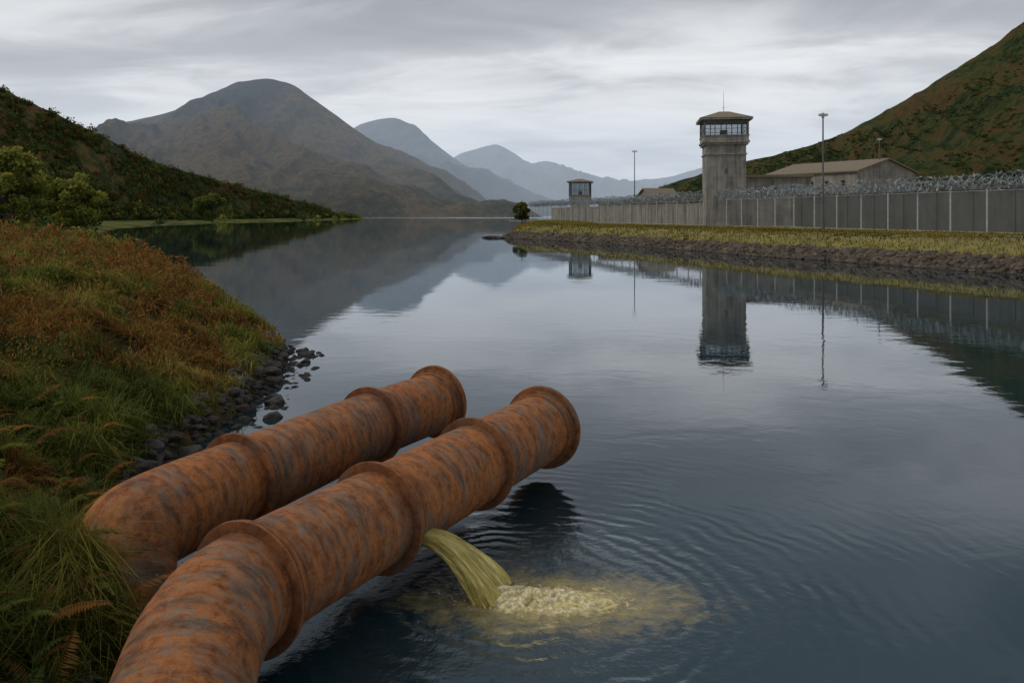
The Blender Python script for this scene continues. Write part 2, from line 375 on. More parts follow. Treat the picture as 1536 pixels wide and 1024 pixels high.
WL = loft('hillside', [(-172, 905, .5), (-178, 820, 1.2), (-190, 640, 1.6), (-205, 500, 1.7), (-205, 400, 1.8), (-198, 330, 1.8), (-205, 250, 1.8), (-260, 150, 2), (-400, 60, 2)],
     [(-178, 915, 1.2), (-190, 800, 10), (-197, 740, 16.4), (-208, 640, 24.4), (-219, 560, 32), (-234, 520, 38.5), (-244, 480, 50), (-251, 450, 58), (-262, 430, 66), (-275, 415, 75), (-330, 380, 104), (-450, 300, 140), (-700, 150, 170)],
     [(-230, 1000, 0), (-600, 900, 0), (-1000, 600, 0)], 300, 90, M_lefthill, 7, 20, .95, 33, .15)

# ------------------------------------------------------------------ shore land
def poly_dist(X, Y, poly, closed):
    P = np.asarray(poly, float); D = np.full(X.shape, 1e9); ins = np.zeros(X.shape, bool)
    n = len(P)
    for i in range(n-1):
        a, b_ = P[i], P[i+1]; d = b_-a
        t = np.clip(((X-a[0])*d[0]+(Y-a[1])*d[1])/(d@d), 0, 1)
        D = np.minimum(D, np.hypot(X-a[0]-t*d[0], Y-a[1]-t*d[1]))
    Q = np.concatenate([P, np.asarray(closed, float)])
    n = len(Q)
    for i in range(n):
        a, b_ = Q[i], Q[(i+1) % n]
        c = ((a[1] > Y) != (b_[1] > Y)) & (X < (b_[0]-a[0])*(Y-a[1])/(b_[1]-a[1]+1e-12)+a[0])
        ins ^= c
    return np.where(ins, D, -D)
SL = [(-3.1, -12), (-3.25, 3), (-3.45, 6), (-3.6, 8), (-3.9, 9.0), (-4.9, 9.9), (-5.7, 12), (-6.4, 15.5), (-6.3, 18), (-6.5, 21), (-7.0, 25), (-7.9, 28), (-10, 31.5), (-13, 38), (-18.5, 48), (-27, 62), (-45, 92), (-66, 128), (-95, 180), (-135, 275), (-166, 393), (-172, 500), (-160, 611), (-158, 800), (-168, 930)]
SLC = [(-900, 930), (-900, -12)]
def sdL(X, Y):
    d = poly_dist(X, Y, SL, SLC); sc = np.clip(Y/60., .25, 6)
    return d+(fbm(X/1.6/sc, Y/1.6/sc, 5, 4)-.5)*1.3*sc
def zL(X, Y, d=None):
    if d is None: d = sdL(X, Y)
    far = np.clip((Y-55)/110., 0, 1)
    zmx = 3.6*(1-far)+1.7*far; sc = 6+far*12
    z = zmx*(1-np.exp(-np.maximum(d, 0)/sc))
    z += np.clip(d, 0, .25)*.7
    z += np.clip(d/1.5, 0, 1)*(fbm(X/1.1, Y/1.1, 8, 4)-.45)*.75*(1-far*.6)
    return np.where(d > 0, z, np.maximum(d*.5, -2))
def axis(a, fine, st, g_, end):
    o = list(np.arange(a, fine, st)); s = st; v = o[-1]
    while v < end: s *= g_; v += s; o.append(v)
    return np.array(o)
ys = axis(-12, 34, .16, 1.03, 960); xs = -axis(2.3, 20, .16, 1.035, 900)
X, Y = np.meshgrid(xs, ys, indexing='ij')
Z = zL(X, Y)
mk('grassy_bank', np.stack([X, Y, Z], -1).reshape(-1, 3), gridF(len(xs), len(ys)), [M_soil])

SR = [(90, -60), (72, 5), (58, 30), (47.5, 48), (39, 61), (27.9, 87), (21, 106), (14.1, 128), (5, 146), (-1.7, 156), (-2.2, 162), (0, 185), (0, 240), (4, 300), (16, 420), (45, 700), (88, 1180)]
SRC = [(1500, 1180), (1500, -60)]
def sdR(X, Y):
    d = poly_dist(X, Y, SR, SRC)
    return d+(fbm(X/4., Y/4., 15, 4)-.5)*2.0
def zR(X, Y, d=None):
    if d is None: d = sdR(X, Y)
    z = np.interp(d, [-6, 0, 1.3, 4.5, 8, 1e5], [-2, 0, 1.1, 2.3, 2.6, 2.6])
    z += np.where((d > .3) & (d < 9), (fbm(X/1.5, Y/1.5, 6, 3)-.5)*.4*np.clip((9-d)/4, 0, 1), 0)
    return z
xs = np.concatenate([np.arange(-12, 75, .6), 75+np.cumsum(.6*1.06**np.arange(75))]); xs = xs[xs < 1400]
ys = np.concatenate([np.arange(-58, 25, 4), np.arange(25, 190, .7), 190+np.cumsum(.7*1.05**np.arange(90))]); ys = ys[ys < 1170]
X, Y = np.meshgrid(xs, ys, indexing='ij'); Z = zR(X, Y)
mk('grass_verge', np.stack([X, Y, Z], -1).reshape(-1, 3), gridF(len(xs), len(ys))[:, ::-1], [M_rg])

# ------------------------------------------------------------------ blades
def blades(P, hgt, wid, lean, cols, ang=None):
    n = len(P); a = R.uniform(0, 2*np.pi, n) if ang is None else ang
    d = np.stack([np.cos(a), np.sin(a), 0*a], 1); s = np.stack([-np.sin(a), np.cos(a), 0*a], 1)
    h = hgt[:, None]; w_ = wid[:, None]*.5; l = lean[:, None]*h; U = np.array([[0, 0, 1.]])
    m1 = P+U*h*.62+d*l*.28; tp = P+U*h*(1-.5*lean[:, None]**1.3)+d*l
    V = np.stack([P-s*w_, P+s*w_, m1+s*w_*.8, m1-s*w_*.8, tp], 1).reshape(-1, 3)
    i = np.arange(n)[:, None]*5
    F4 = i+np.array([[0, 1, 2, 3]]); F3 = i+np.array([[3, 2, 4]])
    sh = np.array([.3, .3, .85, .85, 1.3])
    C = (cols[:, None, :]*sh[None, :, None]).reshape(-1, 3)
    return V, F4, F3, C
def pal(t, cs):
    cs = np.asarray(cs, float); x = np.clip(t, 0, .9999)*(len(cs)-1); i = x.astype(int); f = (x-i)[:, None]
    return cs[i]*(1-f)+cs[i+1]*f
def patch(x, y, d):
    t = fbm(x/1.9+3, y/2.6, 41, 4)+np.clip((d-2.3)/12, -.15, .055)+np.clip((y-10)/120, -.07, .03)
    return np.clip((t-.515)*8+.5, 0, 1)
GREEN = [(.04, .062, .018), (.10, .125, .028), (.20, .19, .04), (.34, .27, .07)]
RUST = [(.09, .05, .02), (.21, .105, .034), (.34, .155, .045), (.42, .26, .10)]
def veg_pts(n, y0, y1):
    y = np.exp(R.uniform(np.log(y0), np.log(y1), n))
    x = -R.uniform(2.6, .78*y+4.5, n); x = np.where(R.random(n) < .35, -R.uniform(2.6, .4*y+5, n), x)
    d = sdL(x, y); k = d > .2
    return x[k], y[k], d[k]
x, y, d = veg_pts(780000, 3.2, 130)
tuft = fbm(x/.42, y/.42, 55, 2)
keep = (R.random(len(x)) < np.clip((tuft-.30)*3.5, .08, 1)) & (R.random(len(x)) < np.clip(d/.8, .12, 1))
x, y, d, tuft = [q[keep] for q in (x, y, d, tuft)]
z = zL(x, y, d); pt = patch(x, y, d); dist = np.hypot(x, y)
isr = R.random(len(x)) < pt*.85
rnd = R.random(len(x)); hue = fbm(x/1.3, y/1.3, 77, 3)
cols = np.where(isr[:, None], pal(rnd*.5+(hue-.3)*1.1, RUST), pal(np.clip(rnd*.5+(hue-.32)*1.6-np.clip((12-y)/30, 0, .25)+np.clip((3-d)*.05, 0, .12), 0, 1), GREEN))
cols = cols*(.5+.5*np.clip((y-6)/8, 0, 1))[:, None]
cl_ = vn(x/.9, y/.9, 123)
hg = (.20+.75*np.clip(tuft-.25, 0, 1)**1.1+.22*np.clip((11-y)/5, 0, 1))*np.where(isr, .8, 1.1)*R.uniform(.55, 1.3, len(x))*(.6+.85*cl_)
wd = np.clip(.00095*dist, .006, .09)*R.uniform(.7, 1.4, len(x))
ang = 2*np.pi*vn(x/.42, y/.42, 66)+R.normal(0, 1.1, len(x))
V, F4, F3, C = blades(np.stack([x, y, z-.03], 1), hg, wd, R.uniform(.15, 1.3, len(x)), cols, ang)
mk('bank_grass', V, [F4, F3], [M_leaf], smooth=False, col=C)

# heather / bracken leaf layer (mounds)
x, y, d = veg_pts(380000, 4, 130)
mound = fbm(x/.8+9, y/.8, 91, 2); pt = patch(x, y, d)
k = (R.random(len(x)) < np.clip((mound-.46)*5, 0, 1)) & (R.random(len(x)) < np.clip(d-.3, 0, 1)*(.3+.6*pt))
x, y, d, pt, mound = [q[k] for q in (x, y, d, pt, mound)]
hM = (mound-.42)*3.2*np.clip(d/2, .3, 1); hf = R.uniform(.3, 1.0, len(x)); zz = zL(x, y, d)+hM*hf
isr = R.random(len(x)) < pt
rnd = R.random(len(x)); dist = np.hypot(x, y)
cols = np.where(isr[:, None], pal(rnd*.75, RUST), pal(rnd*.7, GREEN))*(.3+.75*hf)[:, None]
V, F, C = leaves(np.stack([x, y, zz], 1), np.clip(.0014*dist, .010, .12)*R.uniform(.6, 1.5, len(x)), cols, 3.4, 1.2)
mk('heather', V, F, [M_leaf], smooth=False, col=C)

# bracken fronds
def fronds(n, y0, y1, dmin, rustp):
    x, y, d = veg_pts(n*6, y0, y1); k = np.where(d > dmin)[0][:n]
    V4 = []; F4 = []; CC = []; o = 0
    for i in k:
        a = R.uniform(0, 2*np.pi); ln = R.uniform(.25, .75); D = np.array([np.cos(a), np.sin(a), 0]); S = np.array([-D[1], D[0], 0])
        b0 = np.array([x[i], y[i], float(zL(x[i:i+1], y[i:i+1])[0])+.12])
        rust = R.random() < rustp; c = pal(np.array([R.uniform(.05, .6)]), RUST if rust else GREEN)[0]
        t = np.linspace(.18, 1, 24); rise = R.uniform(.8, 1.4); bend = R.uniform(-.35, .35)
        Pc = b0+D*(ln*t**1.2)[:, None]*.9+S*(bend*ln*t*t)[:, None]+np.array([0, 0, 1])*(ln*rise*(t-.68*t*t))[:, None]
        wl = ln*.24*np.sin(np.pi*np.clip(t*.93, 0, 1))**.7*(1.15-t*.75)*R.uniform(.75, 1.1, 24)
        for sgn in (-1, 1):
            tip = Pc+sgn*S*wl[:, None]+D*(wl*.45)[:, None]-np.array([0, 0, 1])*(wl*R.uniform(.2, .7, 24))[:, None]
            hw = D*.011*ln/.5
            mid = (Pc+tip)*.5
            V4.append(np.stack([Pc, mid+hw, tip, mid-hw], 1).reshape(-1, 3)); F4.append(np.arange(96).reshape(24, 4)+o); o += 96
            CC.append(np.tile(c*R.uniform(.55, .95), (96, 1)))
    return np.concatenate(V4), np.concatenate(F4), np.concatenate(CC)
V, F, C = fronds(1000, 4.0, 14, .35, .6)
mk('bracken', V, F, [M_leaf], smooth=False, col=C)

# verge grass on the prison shore
n = 170000
yy = np.exp(R.uniform(np.log(38), np.log(260), n)); xx = R.uniform(-3, 75, n)
d = sdR(xx, yy); k = (d > 1.1) & (d < 16+4*R.random(n)); xx, yy, d = xx[k], yy[k], d[k]
zz = zR(xx, yy, d); t = R.random(len(xx))
cols = pal(np.clip(.5*t+1.1*(fbm(xx/4, yy/4, 3, 4)-.27), 0, 1), [(.06, .062, .015), (.16, .135, .026), (.27, .205, .04), (.31, .20, .06)])
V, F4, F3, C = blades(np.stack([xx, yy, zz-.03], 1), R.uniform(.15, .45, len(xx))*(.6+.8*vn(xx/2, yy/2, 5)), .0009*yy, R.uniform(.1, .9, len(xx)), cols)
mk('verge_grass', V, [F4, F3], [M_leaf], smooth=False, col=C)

# ------------------------------------------------------------------ rocks
import bmesh
bm = bmesh.new(); bmesh.ops.create_icosphere(bm, subdivisions=2, radius=1)
IV = np.array([v.co[:] for v in bm.verts]); IF = np.array([[v.index for v in f.verts] for f in bm.faces]); bm.free()
def rocks(name, P, S, flat=.6, mt=None):
    Vs = []; Fs = []
    for i, (p, s) in enumerate(zip(P, S)):
        v = IV.copy()
        for _ in range(7):
            nn_ = R.normal(size=3); nn_ /= np.linalg.norm(nn_); h_ = R.uniform(.5, .85)
            dd_ = v@nn_-h_; v -= np.clip(dd_, 0, None)[:, None]*nn_
        v *= np.array([R.uniform(.8, 1.3), R.uniform(.7, 1.1), R.uniform(.45, .8)*flat/.6])*s
        a = R.uniform(0, 6.28); c_, s_ = np.cos(a), np.sin(a); v = v@np.array([[c_, s_, 0], [-s_, c_, 0], [0, 0, 1]])
        Vs.append(v+p); Fs.append(IF+i*len(IV))
    return mk(name, np.concatenate(Vs), np.concatenate(Fs), [mt or M_rock], smooth=False)
n = 5600
yy = np.concatenate([R.uniform(12.0, 27, n//2), R.uniform(3, 28, n//2)]); xx = -R.uniform(2.6, 10, n)
d = sdL(xx, yy); k = (d > -1.0) & (d < .7) & ~((d < -.4) & (R.random(n) < .6)); xx, yy, d = xx[k], yy[k], d[k]
S = R.uniform(.05, .16, len(xx))*(1+(R.random(len(xx)) < .12)*1.0)
rocks('shore_rocks', np.stack([xx, yy, np.maximum(zL(xx, yy, d), -.06)+S*.15], 1), S)
n = 60000
SP = np.asarray(SR[1:12], float); dl = np.concatenate([[0], np.cumsum(np.linalg.norm(np.diff(SP, axis=0), axis=1))]); q = R.uniform(40, dl[-1], n)
xx = np.interp(q, dl, SP[:, 0])+R.uniform(-2, 4, n); yy = np.interp(q, dl, SP[:, 1])+R.uniform(-2, 4, n); d = sdR(xx, yy)
k = (d > -.35) & (d < 1.1+R.random(n)*.8); xx, yy, d = xx[k][:6000], yy[k][:6000], d[k][:6000]
S = R.uniform(.14, .42, len(xx))
rocks('riprap', np.stack([xx, yy, zR(xx, yy, d)-.03], 1), S, .7, M_rip)
rocks('flat_rock', np.array([[-3.6, 157, .05], [-5.2, 158, .03], [-2.2, 155, .1]]), np.array([1.6, 1.2, .9]), .25)

# ------------------------------------------------------------------ trees
def tree(name, base, H, Wd, nl, pal_, leaf=.35, K=42):
    base = np.array(base, float); parts = []
    C = R.normal(size=(K, 3)); C /= np.linalg.norm(C, axis=1)[:, None]; C *= (R.random(K)**.45)[:, None]
    C = C*np.array([Wd*.42, Wd*.42, H*.40])+np.array([0, 0, H*.55])
    C[:, :2] *= (1.15-.9*np.clip(C[:, 2:3]/H-.5, 0, 1))
    P = [np.array([0, 0, -.3]), np.array([.05, 0, H*.2]), np.array([-.05*Wd, .02*Wd, H*.45]), np.array([.02*Wd, 0, H*.85])]
    parts.append(tube(P, [H*.028, H*.022, H*.015, H*.004], 8))
    for c in C:
        s = np.array([0, 0, min(c[2]*.55, H*.5)]); parts.append(tube([s, (s+c)/2+np.array([0, 0, -.04*H]), c], [H*.010, H*.006, H*.002], 5))
    TV, TF = join(parts)
    ci = R.integers(0, K, nl); rs = Wd*R.uniform(.06, .15, K)
    off = R.normal(size=(nl, 3)); off /= np.linalg.norm(off, axis=1)[:, None]; off *= (R.random(nl)**.4*R.uniform(.7, 1.35, nl))[:, None]
    LP = C[ci]+off*rs[ci][:, None]*np.array([1, 1, .9]); LP[:, 2] = np.maximum(LP[:, 2], .15)
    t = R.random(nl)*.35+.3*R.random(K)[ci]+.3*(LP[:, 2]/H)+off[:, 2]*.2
    LV, LF, LC = leaves(LP, leaf*R.uniform(.6, 1.3, nl), pal(np.clip(t, 0, 1), pal_), 1.5)
    V = np.concatenate([TV, LV])+base
    F = [np.concatenate([TF, LF+len(TV)])]
    return mk(name, V, F, [M_bark, M_leaf], smooth=False, col=np.concatenate([np.full((len(TV), 3), .04), LC]), mi=np.concatenate([np.zeros(len(TF)), np.ones(len(LF))]))
TG = [(.05, .075, .018), (.13, .15, .03), (.24, .24, .05), (.34, .30, .07)]
TD = [(.012, .028, .012), (.03, .055, .018), (.065, .09, .028), (.12, .115, .04)]
tree('birch_tree', (-48.6, 88, 1.9), 8.8, 6.4, 13000, TG, .24)
tree('birch_tree', (-47.2, 75, 2.2), 9.6, 6.6, 12000, TG, .24)
tree('birch_tree', (-58, 90, 2.2), 8.5, 8.5, 7000, TD, .3)
tree('birch_tree', (-62, 116, 1.6), 8.0, 8.0, 6000, TD, .32)
tree('round_tree', (-140, 372, 1.2), 14.5, 17, 7000, [(.05, .075, .02), (.10, .13, .03), (.17, .18, .05)], .75)
tree('shrub', (3.0, 240, 2.2), 6.6, 5.5, 3500, [(.04, .055, .015), (.09, .10, .03), (.14, .14, .04)], .45)

def mass(name, pts, sizes, nl, pals, leafk=.16, tall=.9):
    n = len(pts); N = n*nl; off = R.normal(size=(N, 3)); off /= np.linalg.norm(off, axis=1)[:, None]; off *= (R.random(N)**.4)[:, None]
    lob = R.normal(size=(n, 4, 3))*.38; li = R.integers(0, 4, N); bi = np.repeat(np.arange(n), nl)
    s = sizes[bi]; c = (off*.6+lob[bi, li]); c[:, 2] = np.abs(c[:, 2])*tall
    P = pts[bi]+c*s[:, None]
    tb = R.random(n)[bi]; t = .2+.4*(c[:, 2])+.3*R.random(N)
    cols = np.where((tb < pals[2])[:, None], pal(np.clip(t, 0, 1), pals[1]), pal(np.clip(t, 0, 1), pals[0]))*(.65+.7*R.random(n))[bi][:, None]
    V, F, C = leaves(P, s*leafk*R.uniform(.7, 1.4, N)*1.6, cols, 1.4)
    return mk(name, V, F, [M_leaf], smooth=False, col=C)
RD = [(.045, .032, .012), (.11, .06, .02), (.17, .085, .028)]
def pick(W, n, tmin, tmax, smin, smax):
    ns, m_ = W.shape[:2]; i = R.uniform(smin, smax, n)*(ns-2); j = R.uniform(tmin, tmax, n)*(m_*2/3-2)
    a, b_ = i.astype(int), j.astype(int); fa, fb = (i-a)[:, None], (j-b_)[:, None]
    return (W[a, b_]*(1-fa)+W[a+1, b_]*fa)*(1-fb)+(W[a, b_+1]*(1-fa)+W[a+1, b_+1]*fa)*fb
p1 = pick(WL, 3800, .0, 1.0, .02, .82)
kk = fbm(p1[:, 0]/25, p1[:, 1]/40, 4, 3) > .46-.12*(R.random(len(p1))); p1 = p1[kk]; s1 = R.uniform(1.3, 4.2, len(p1))
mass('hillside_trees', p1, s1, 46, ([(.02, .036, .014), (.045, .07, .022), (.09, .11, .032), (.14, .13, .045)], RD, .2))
p2 = pick(WL, 700, .0, .16, .0, .75)
n = 700; yy = np.exp(R.uniform(np.log(180), np.log(880), n)); xx = -R.uniform(90, 205, n); d = sdL(xx, yy); k = (d > 1.5) & (d < 30) & (fbm(xx/30, yy/60, 2, 2) > .47)
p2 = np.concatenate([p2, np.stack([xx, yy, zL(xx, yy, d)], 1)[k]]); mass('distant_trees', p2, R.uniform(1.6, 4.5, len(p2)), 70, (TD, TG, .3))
p3 = pick(WR, 6500, .0, 1.0, .05, .85); kk = fbm(p3[:, 0]/40, p3[:, 1]/60, 4, 3) > .46; p3 = p3[kk]
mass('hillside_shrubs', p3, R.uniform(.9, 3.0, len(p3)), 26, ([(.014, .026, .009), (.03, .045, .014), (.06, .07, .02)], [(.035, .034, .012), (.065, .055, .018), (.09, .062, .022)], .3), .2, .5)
n = 300; yy = R.uniform(62, 150, n); xx = -(yy*.55)-R.uniform(-8, 40, n); d = sdL(xx, yy); k = d > 2
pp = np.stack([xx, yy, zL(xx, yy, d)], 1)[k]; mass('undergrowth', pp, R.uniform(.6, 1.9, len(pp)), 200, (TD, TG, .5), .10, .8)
n = 9000; yy = R.uniform(25, 125, n); xx = -R.uniform(6, 75, n); d = sdL(xx, yy); k = (d > .2) & (d < 1.0+yy/45*R.random(n)) & (fbm(xx/2, yy/2, 31, 3) > .45)
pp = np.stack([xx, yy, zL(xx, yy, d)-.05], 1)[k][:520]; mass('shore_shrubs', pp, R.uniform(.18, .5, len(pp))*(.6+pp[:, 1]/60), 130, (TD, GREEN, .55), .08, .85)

# ------------------------------------------------------------------ pipes
def catmull(P, n=14):
    P = np.asarray(P, float); P = np.concatenate([[2*P[0]-P[1]], P, [2*P[-1]-P[-2]]]); out = []
    for i in range(1, len(P)-2):
        t = np.linspace(0, 1, n, endpoint=False)[:, None]; a, b_, c, d_ = P[i-1:i+3]
        out.append(.5*((2*b_)+(-a+c)*t+(2*a-5*b_+4*c-d_)*t*t+(-a+3*b_-3*c+d_)*t**3))
    out.append(P[-2:-1]); return np.concatenate(out)
def pipe(name, pts, collars, r=.58):
    par = empty(name)
    C = catmull(pts, 20); s = np.concatenate([[0], np.cumsum(np.linalg.norm(np.diff(C, axis=0), axis=1))]); Ltot = s[-1]
    def at_(q): return np.stack([np.interp(q, s, C[:, k]) for k in range(3)], 1)
    cs = [float(s[np.argmin(np.linalg.norm(C-np.array(c), axis=1))]) for c in collars]
    seg = 128; a = np.linspace(0, 2*np.pi, seg, endpoint=False)
    def sweep(q, rad, mask, nm, sharp=None, rn=1.0):
        q = np.asarray(q, float); Pm = at_(np.clip(q, 0, Ltot)); e = .06
        T = at_(np.clip(q+e, 0, Ltot))-at_(np.clip(q-e, 0, Ltot))
        if sharp: T = np.tile((at_(np.array([min(q.mean()+.15, Ltot)]))-at_(np.array([q.mean()-.15]))), (len(q), 1)); Pm = at_(np.array([min(q.mean(), Ltot)]))+T/np.linalg.norm(T[0])*(q-min(q.mean(), Ltot))[:, None]
        T /= np.linalg.norm(T, axis=1)[:, None]
        if not sharp: Pm = Pm+T*(q-np.clip(q, 0, Ltot))[:, None]
        N = np.cross(T, [0, 0, 1.]); N /= np.linalg.norm(N, axis=1)[:, None]; B = np.cross(N, T)
        Q, A = np.meshgrid(q, a, indexing='ij')
        rr = np.asarray(rad)[:, None]*np.ones_like(A)
        rr = rr+((fbm(Q*1.3, np.cos(A)*2+4+np.sin(A), 3, 3)-.5)*.006+(fbm(Q*9, np.cos(A)*7, 8, 2)-.5)*.003)*rn
        V = Pm[:, None]+rr[..., None]*(np.cos(A)[..., None]*N[:, None]+np.sin(A)[..., None]*B[:, None])
        n_ = len(q); i = np.arange(n_-1)[:, None]*seg; j = np.arange(seg)[None]
        F = np.stack([i+j, i+(j+1) % seg, i+seg+(j+1) % seg, i+seg+j], -1).reshape(-1, 4)
        vec = np.stack([Q, A, np.asarray(mask)[:, None]*np.ones_like(A)], -1).reshape(-1, 3)
        return mk(nm, V.reshape(-1, 3), F, [M_rust], vec=vec, parent=par, sharp=sharp)
    q = np.linspace(0, Ltot, int(Ltot/.035))
    msk = np.zeros_like(q)
    for c in cs: msk = np.maximum(msk, np.clip(1-abs(q-c)/.34, 0, 1)*.95)
    rad = r*np.ones_like(q)
    q2 = list(q); r2 = list(rad); m2 = list(msk)
    q2 += [Ltot, Ltot-.02, Ltot-1.2]; r2 += [r-.03, r-.045, r-.045]; m2 += [1, 1, 1]
    sweep(q2, r2, m2, 'barrel')
    def bev(pr, w_=.004):
        o = [pr[0]]
        for k in range(1, len(pr)-1):
            p0, p1, p2 = [np.array(p, float) for p in pr[k-1:k+2]]
            for pp_ in (p0, p2):
                v = pp_-p1; l = np.hypot(v[0], v[1]); o.append(tuple(p1+v*min(.35, w_/max(l, 1e-6))))
        o.append(pr[-1]); return o
    for k, c in enumerate(cs):
        # pair of thin square-edged flange rings with a gap, socket band and serrated weld
        pr = bev([(-.085, r-.01, 1), (-.083, r+.112, .6), (-.045, r+.114, .0), (-.043, r+.05, 1), (-.025, r+.05, 1), (-.023, r+.098, .8), (.012, r+.098, .05), (.014, r+.045, 1), (.105, r+.042, .15), (.11, r+.016, 1), (.17, r+.014, .6), (.175, r-.01, 1)], .003)
        sweep([c+p[0] for p in pr], [p[1] for p in pr], [p[2]*.97 for p in pr], 'collar_%d' % (k+1), math.radians(34), .8)
        bt = []; mid = c+.045; Pm = at_(np.array([mid]))[0]; T = at_(np.array([mid+.15]))[0]-at_(np.array([mid-.15]))[0]; T /= np.linalg.norm(T); Pc = Pm+T*.072
        N = np.cross(T, [0, 0, 1.]); N /= np.linalg.norm(N); B = np.cross(N, T)
        for t in np.linspace(0, 2*np.pi, 130, endpoint=False):
            rd = np.cos(t)*N+np.sin(t)*B; bt.append((IV*.0125+Pc+rd*(r+.026), IF))
        V, F = join(bt); mk('weld_bead_%d' % (k+1), V, F, [M_rust], parent=par, vec=np.tile([0, 0, .9], (len(V), 1)))
    c = Ltot-.05
    pr = bev([(-.22, r-.01, 1), (-.21, r+.022, .9), (-.10, r+.026, .2), (-.095, r+.07, .9), (-.06, r+.072, .2), (-.055, r+.045, 1), (-.035, r+.045, 1), (-.03, r+.140, .6), (.045, r+.146, .0), (.05, r-.04, 1), (0, r-.05, 1)], .005)
    sweep([c+p[0] for p in pr], [p[1] for p in pr], [p[2]*.97 for p in pr], 'end_flange', math.radians(34), .8)
    return par
A2, B2, C2, D2 = (.55, 14.1, .85), (-.55, 12.05, .85), (-1.66, 9.9, .85), (-2.63, 8.02, .85)
pipe('rusty_pipe', [(-2.2, 2.5, -1.0), (-2.35, 4, -.3), (-2.55, 5.4, .22), (-2.72, 6.5, .60), (-2.78, 7.2, .80), D2, C2, B2, A2], [D2, C2, B2])
A1, B1, C1 = (-1.52, 16.0, .85), (-2.5, 14.2, .85), (-3.83, 11.2, .85)
pipe('rusty_pipe', [(-4.40, 8.9, -1.2), (-4.46, 9.05, -.4), (-4.52, 9.2, .25), (-4.52, 9.4, .72), (-4.42, 9.7, .86), C1, B1, A1], [C1, B1])

# ------------------------------------------------------------------ leak
m, nt, b = mat('yellow_effluent')
pc = nd(nt, 'ShaderNodeAttribute', attribute_name='pco').outputs['Vector']
n_ = noise(nt, scl(nt, pc, (2.2, 6, 6)), 1.8, 9, .72, .5)
L(nt, ramp(nt, n_, [(.36, (.20, .14, .02)), (.5, (.46, .36, .08)), (.62, (.72, .62, .28))]), b.inputs['Base Color'])
b.inputs['Roughness'].default_value = .35; L(nt, bump(nt, n_, .05), b.inputs['Normal']); M_eff = m
par = empty('effluent_leak')
t = np.linspace(0, 1, 90)
cen = np.stack([-1.16+.95*t, 9.98-.34*t, .58+.07*t-.70*t**2], 1)
seg = 96; a = np.linspace(0, 2*np.pi, seg, endpoint=False)
T = np.gradient(cen, axis=0); T /= np.linalg.norm(T, axis=1)[:, None]; N = np.cross(T, [0, 0, 1.]); N /= np.linalg.norm(N, axis=1)[:, None]; B = np.cross(N, T)
TT, A = np.meshgrid(t, a, indexing='ij')
rw = .13+.18*TT**1.3; rh = .10+.08*TT
ca, sa = np.cos(A), np.sin(A)
nz = 1+(fbm(ca*2.5+5, sa*2.5+TT*1.2, 4, 4)-.5)*(.4+.5*TT)+(fbm(ca*6+TT*3, sa*6+9+TT*5, 9, 5)-.5)*.6*TT
V = cen[:, None]+(ca*rw*nz)[..., None]*N[:, None]+(sa*rh*nz)[..., None]*B[:, None]
i = np.arange(len(t)-1)[:, None]*seg; j = np.arange(seg)[None]
F = np.stack([i+j, i+(j+1) % seg, i+seg+(j+1) % seg, i+seg+j], -1).reshape(-1, 4)
mk('jet', V.reshape(-1, 3), F, [M_eff], vec=np.stack([TT, ca, sa], -1).reshape(-1, 3), parent=par)
m, nt, b = mat('foam'); P = pos(nt); n_ = noise(nt, P, 15, 10, .78)
L(nt, ramp(nt, n_, [(.36, (.26, .20, .06)), (.47, (.52, .43, .19)), (.60, (.86, .80, .58))]), b.inputs['Base Color']); b.inputs['Roughness'].default_value = .6
L(nt, bump(nt, n_, .04), b.inputs['Normal']); M_foam = m
gx = np.linspace(-.9, 2.7, 560); gy = np.linspace(8.6, 10.6, 340); X, Y = np.meshgrid(gx, gy, indexing='ij')
e = np.hypot((X-.36)/1.0, (Y-9.52)/.46)
wxx = fbm(X*3, Y*3, 44, 3)*.8; fine = fbm((X+wxx)*9, (Y+wxx)*15, 5, 6)
zf = .11*np.exp(-np.hypot((X+.14)/.32, (Y-9.62)/.24)**2)+np.exp(-e*e*.9)*(fbm(X*3.5, Y*5, 3, 4)*.12+fine*.14)-.094-.016*e
mk('foam_patch', np.stack([X, Y, zf], -1).reshape(-1, 3), gridF(560, 340), [M_foam], parent=par)
n = 260; P = np.stack([R.normal(.0, .35, n), R.normal(9.55, .16, n), np.abs(R.normal(0, .07, n))+.01], 1); parts = [(IV*R.uniform(.002, .007)+p, IF) for p in P]
V, F = join(parts); mk('droplets', V, F, [M_foam], parent=par)

# ------------------------------------------------------------------ prison
GZ = 2.6
def along(path, step):
    P = np.asarray(path, float); d = np.concatenate([[0], np.cumsum(np.linalg.norm(np.diff(P, axis=0), axis=1))])
    q = np.arange(0, d[-1], step); return np.stack([np.interp(q, d, P[:, 0]), np.interp(q, d, P[:, 1])], 1)
FP = [(62, 30), (49.7, 80), (36.7, 133), (6, 265)]
def offs(path, o):
    P = np.asarray(path, float); T = np.gradient(P, axis=0); T /= np.linalg.norm(T, axis=1)[:, None]
    return P+np.stack([T[:, 1], -T[:, 0]], 1)*o
def strip(path, o0, o1, z, step=2):
    P = along(path, step); a, b_ = offs(P, o0), offs(P, o1); n = len(P)
    V = np.concatenate([np.c_[a, np.full(n, z)], np.c_[b_, np.full(n, z)]]); i = np.arange(n-1)
    return V, np.stack([i, i+n, i+n+1, i+1], 1)
V, F = strip(FP, -7.5, -3.0, GZ+.03); mk('service_road', V, F[:, ::-1], [M_asph])
P = along(FP, 2)
a, b_ = offs(P, -7.75), offs(P, -7.5); n = len(P)
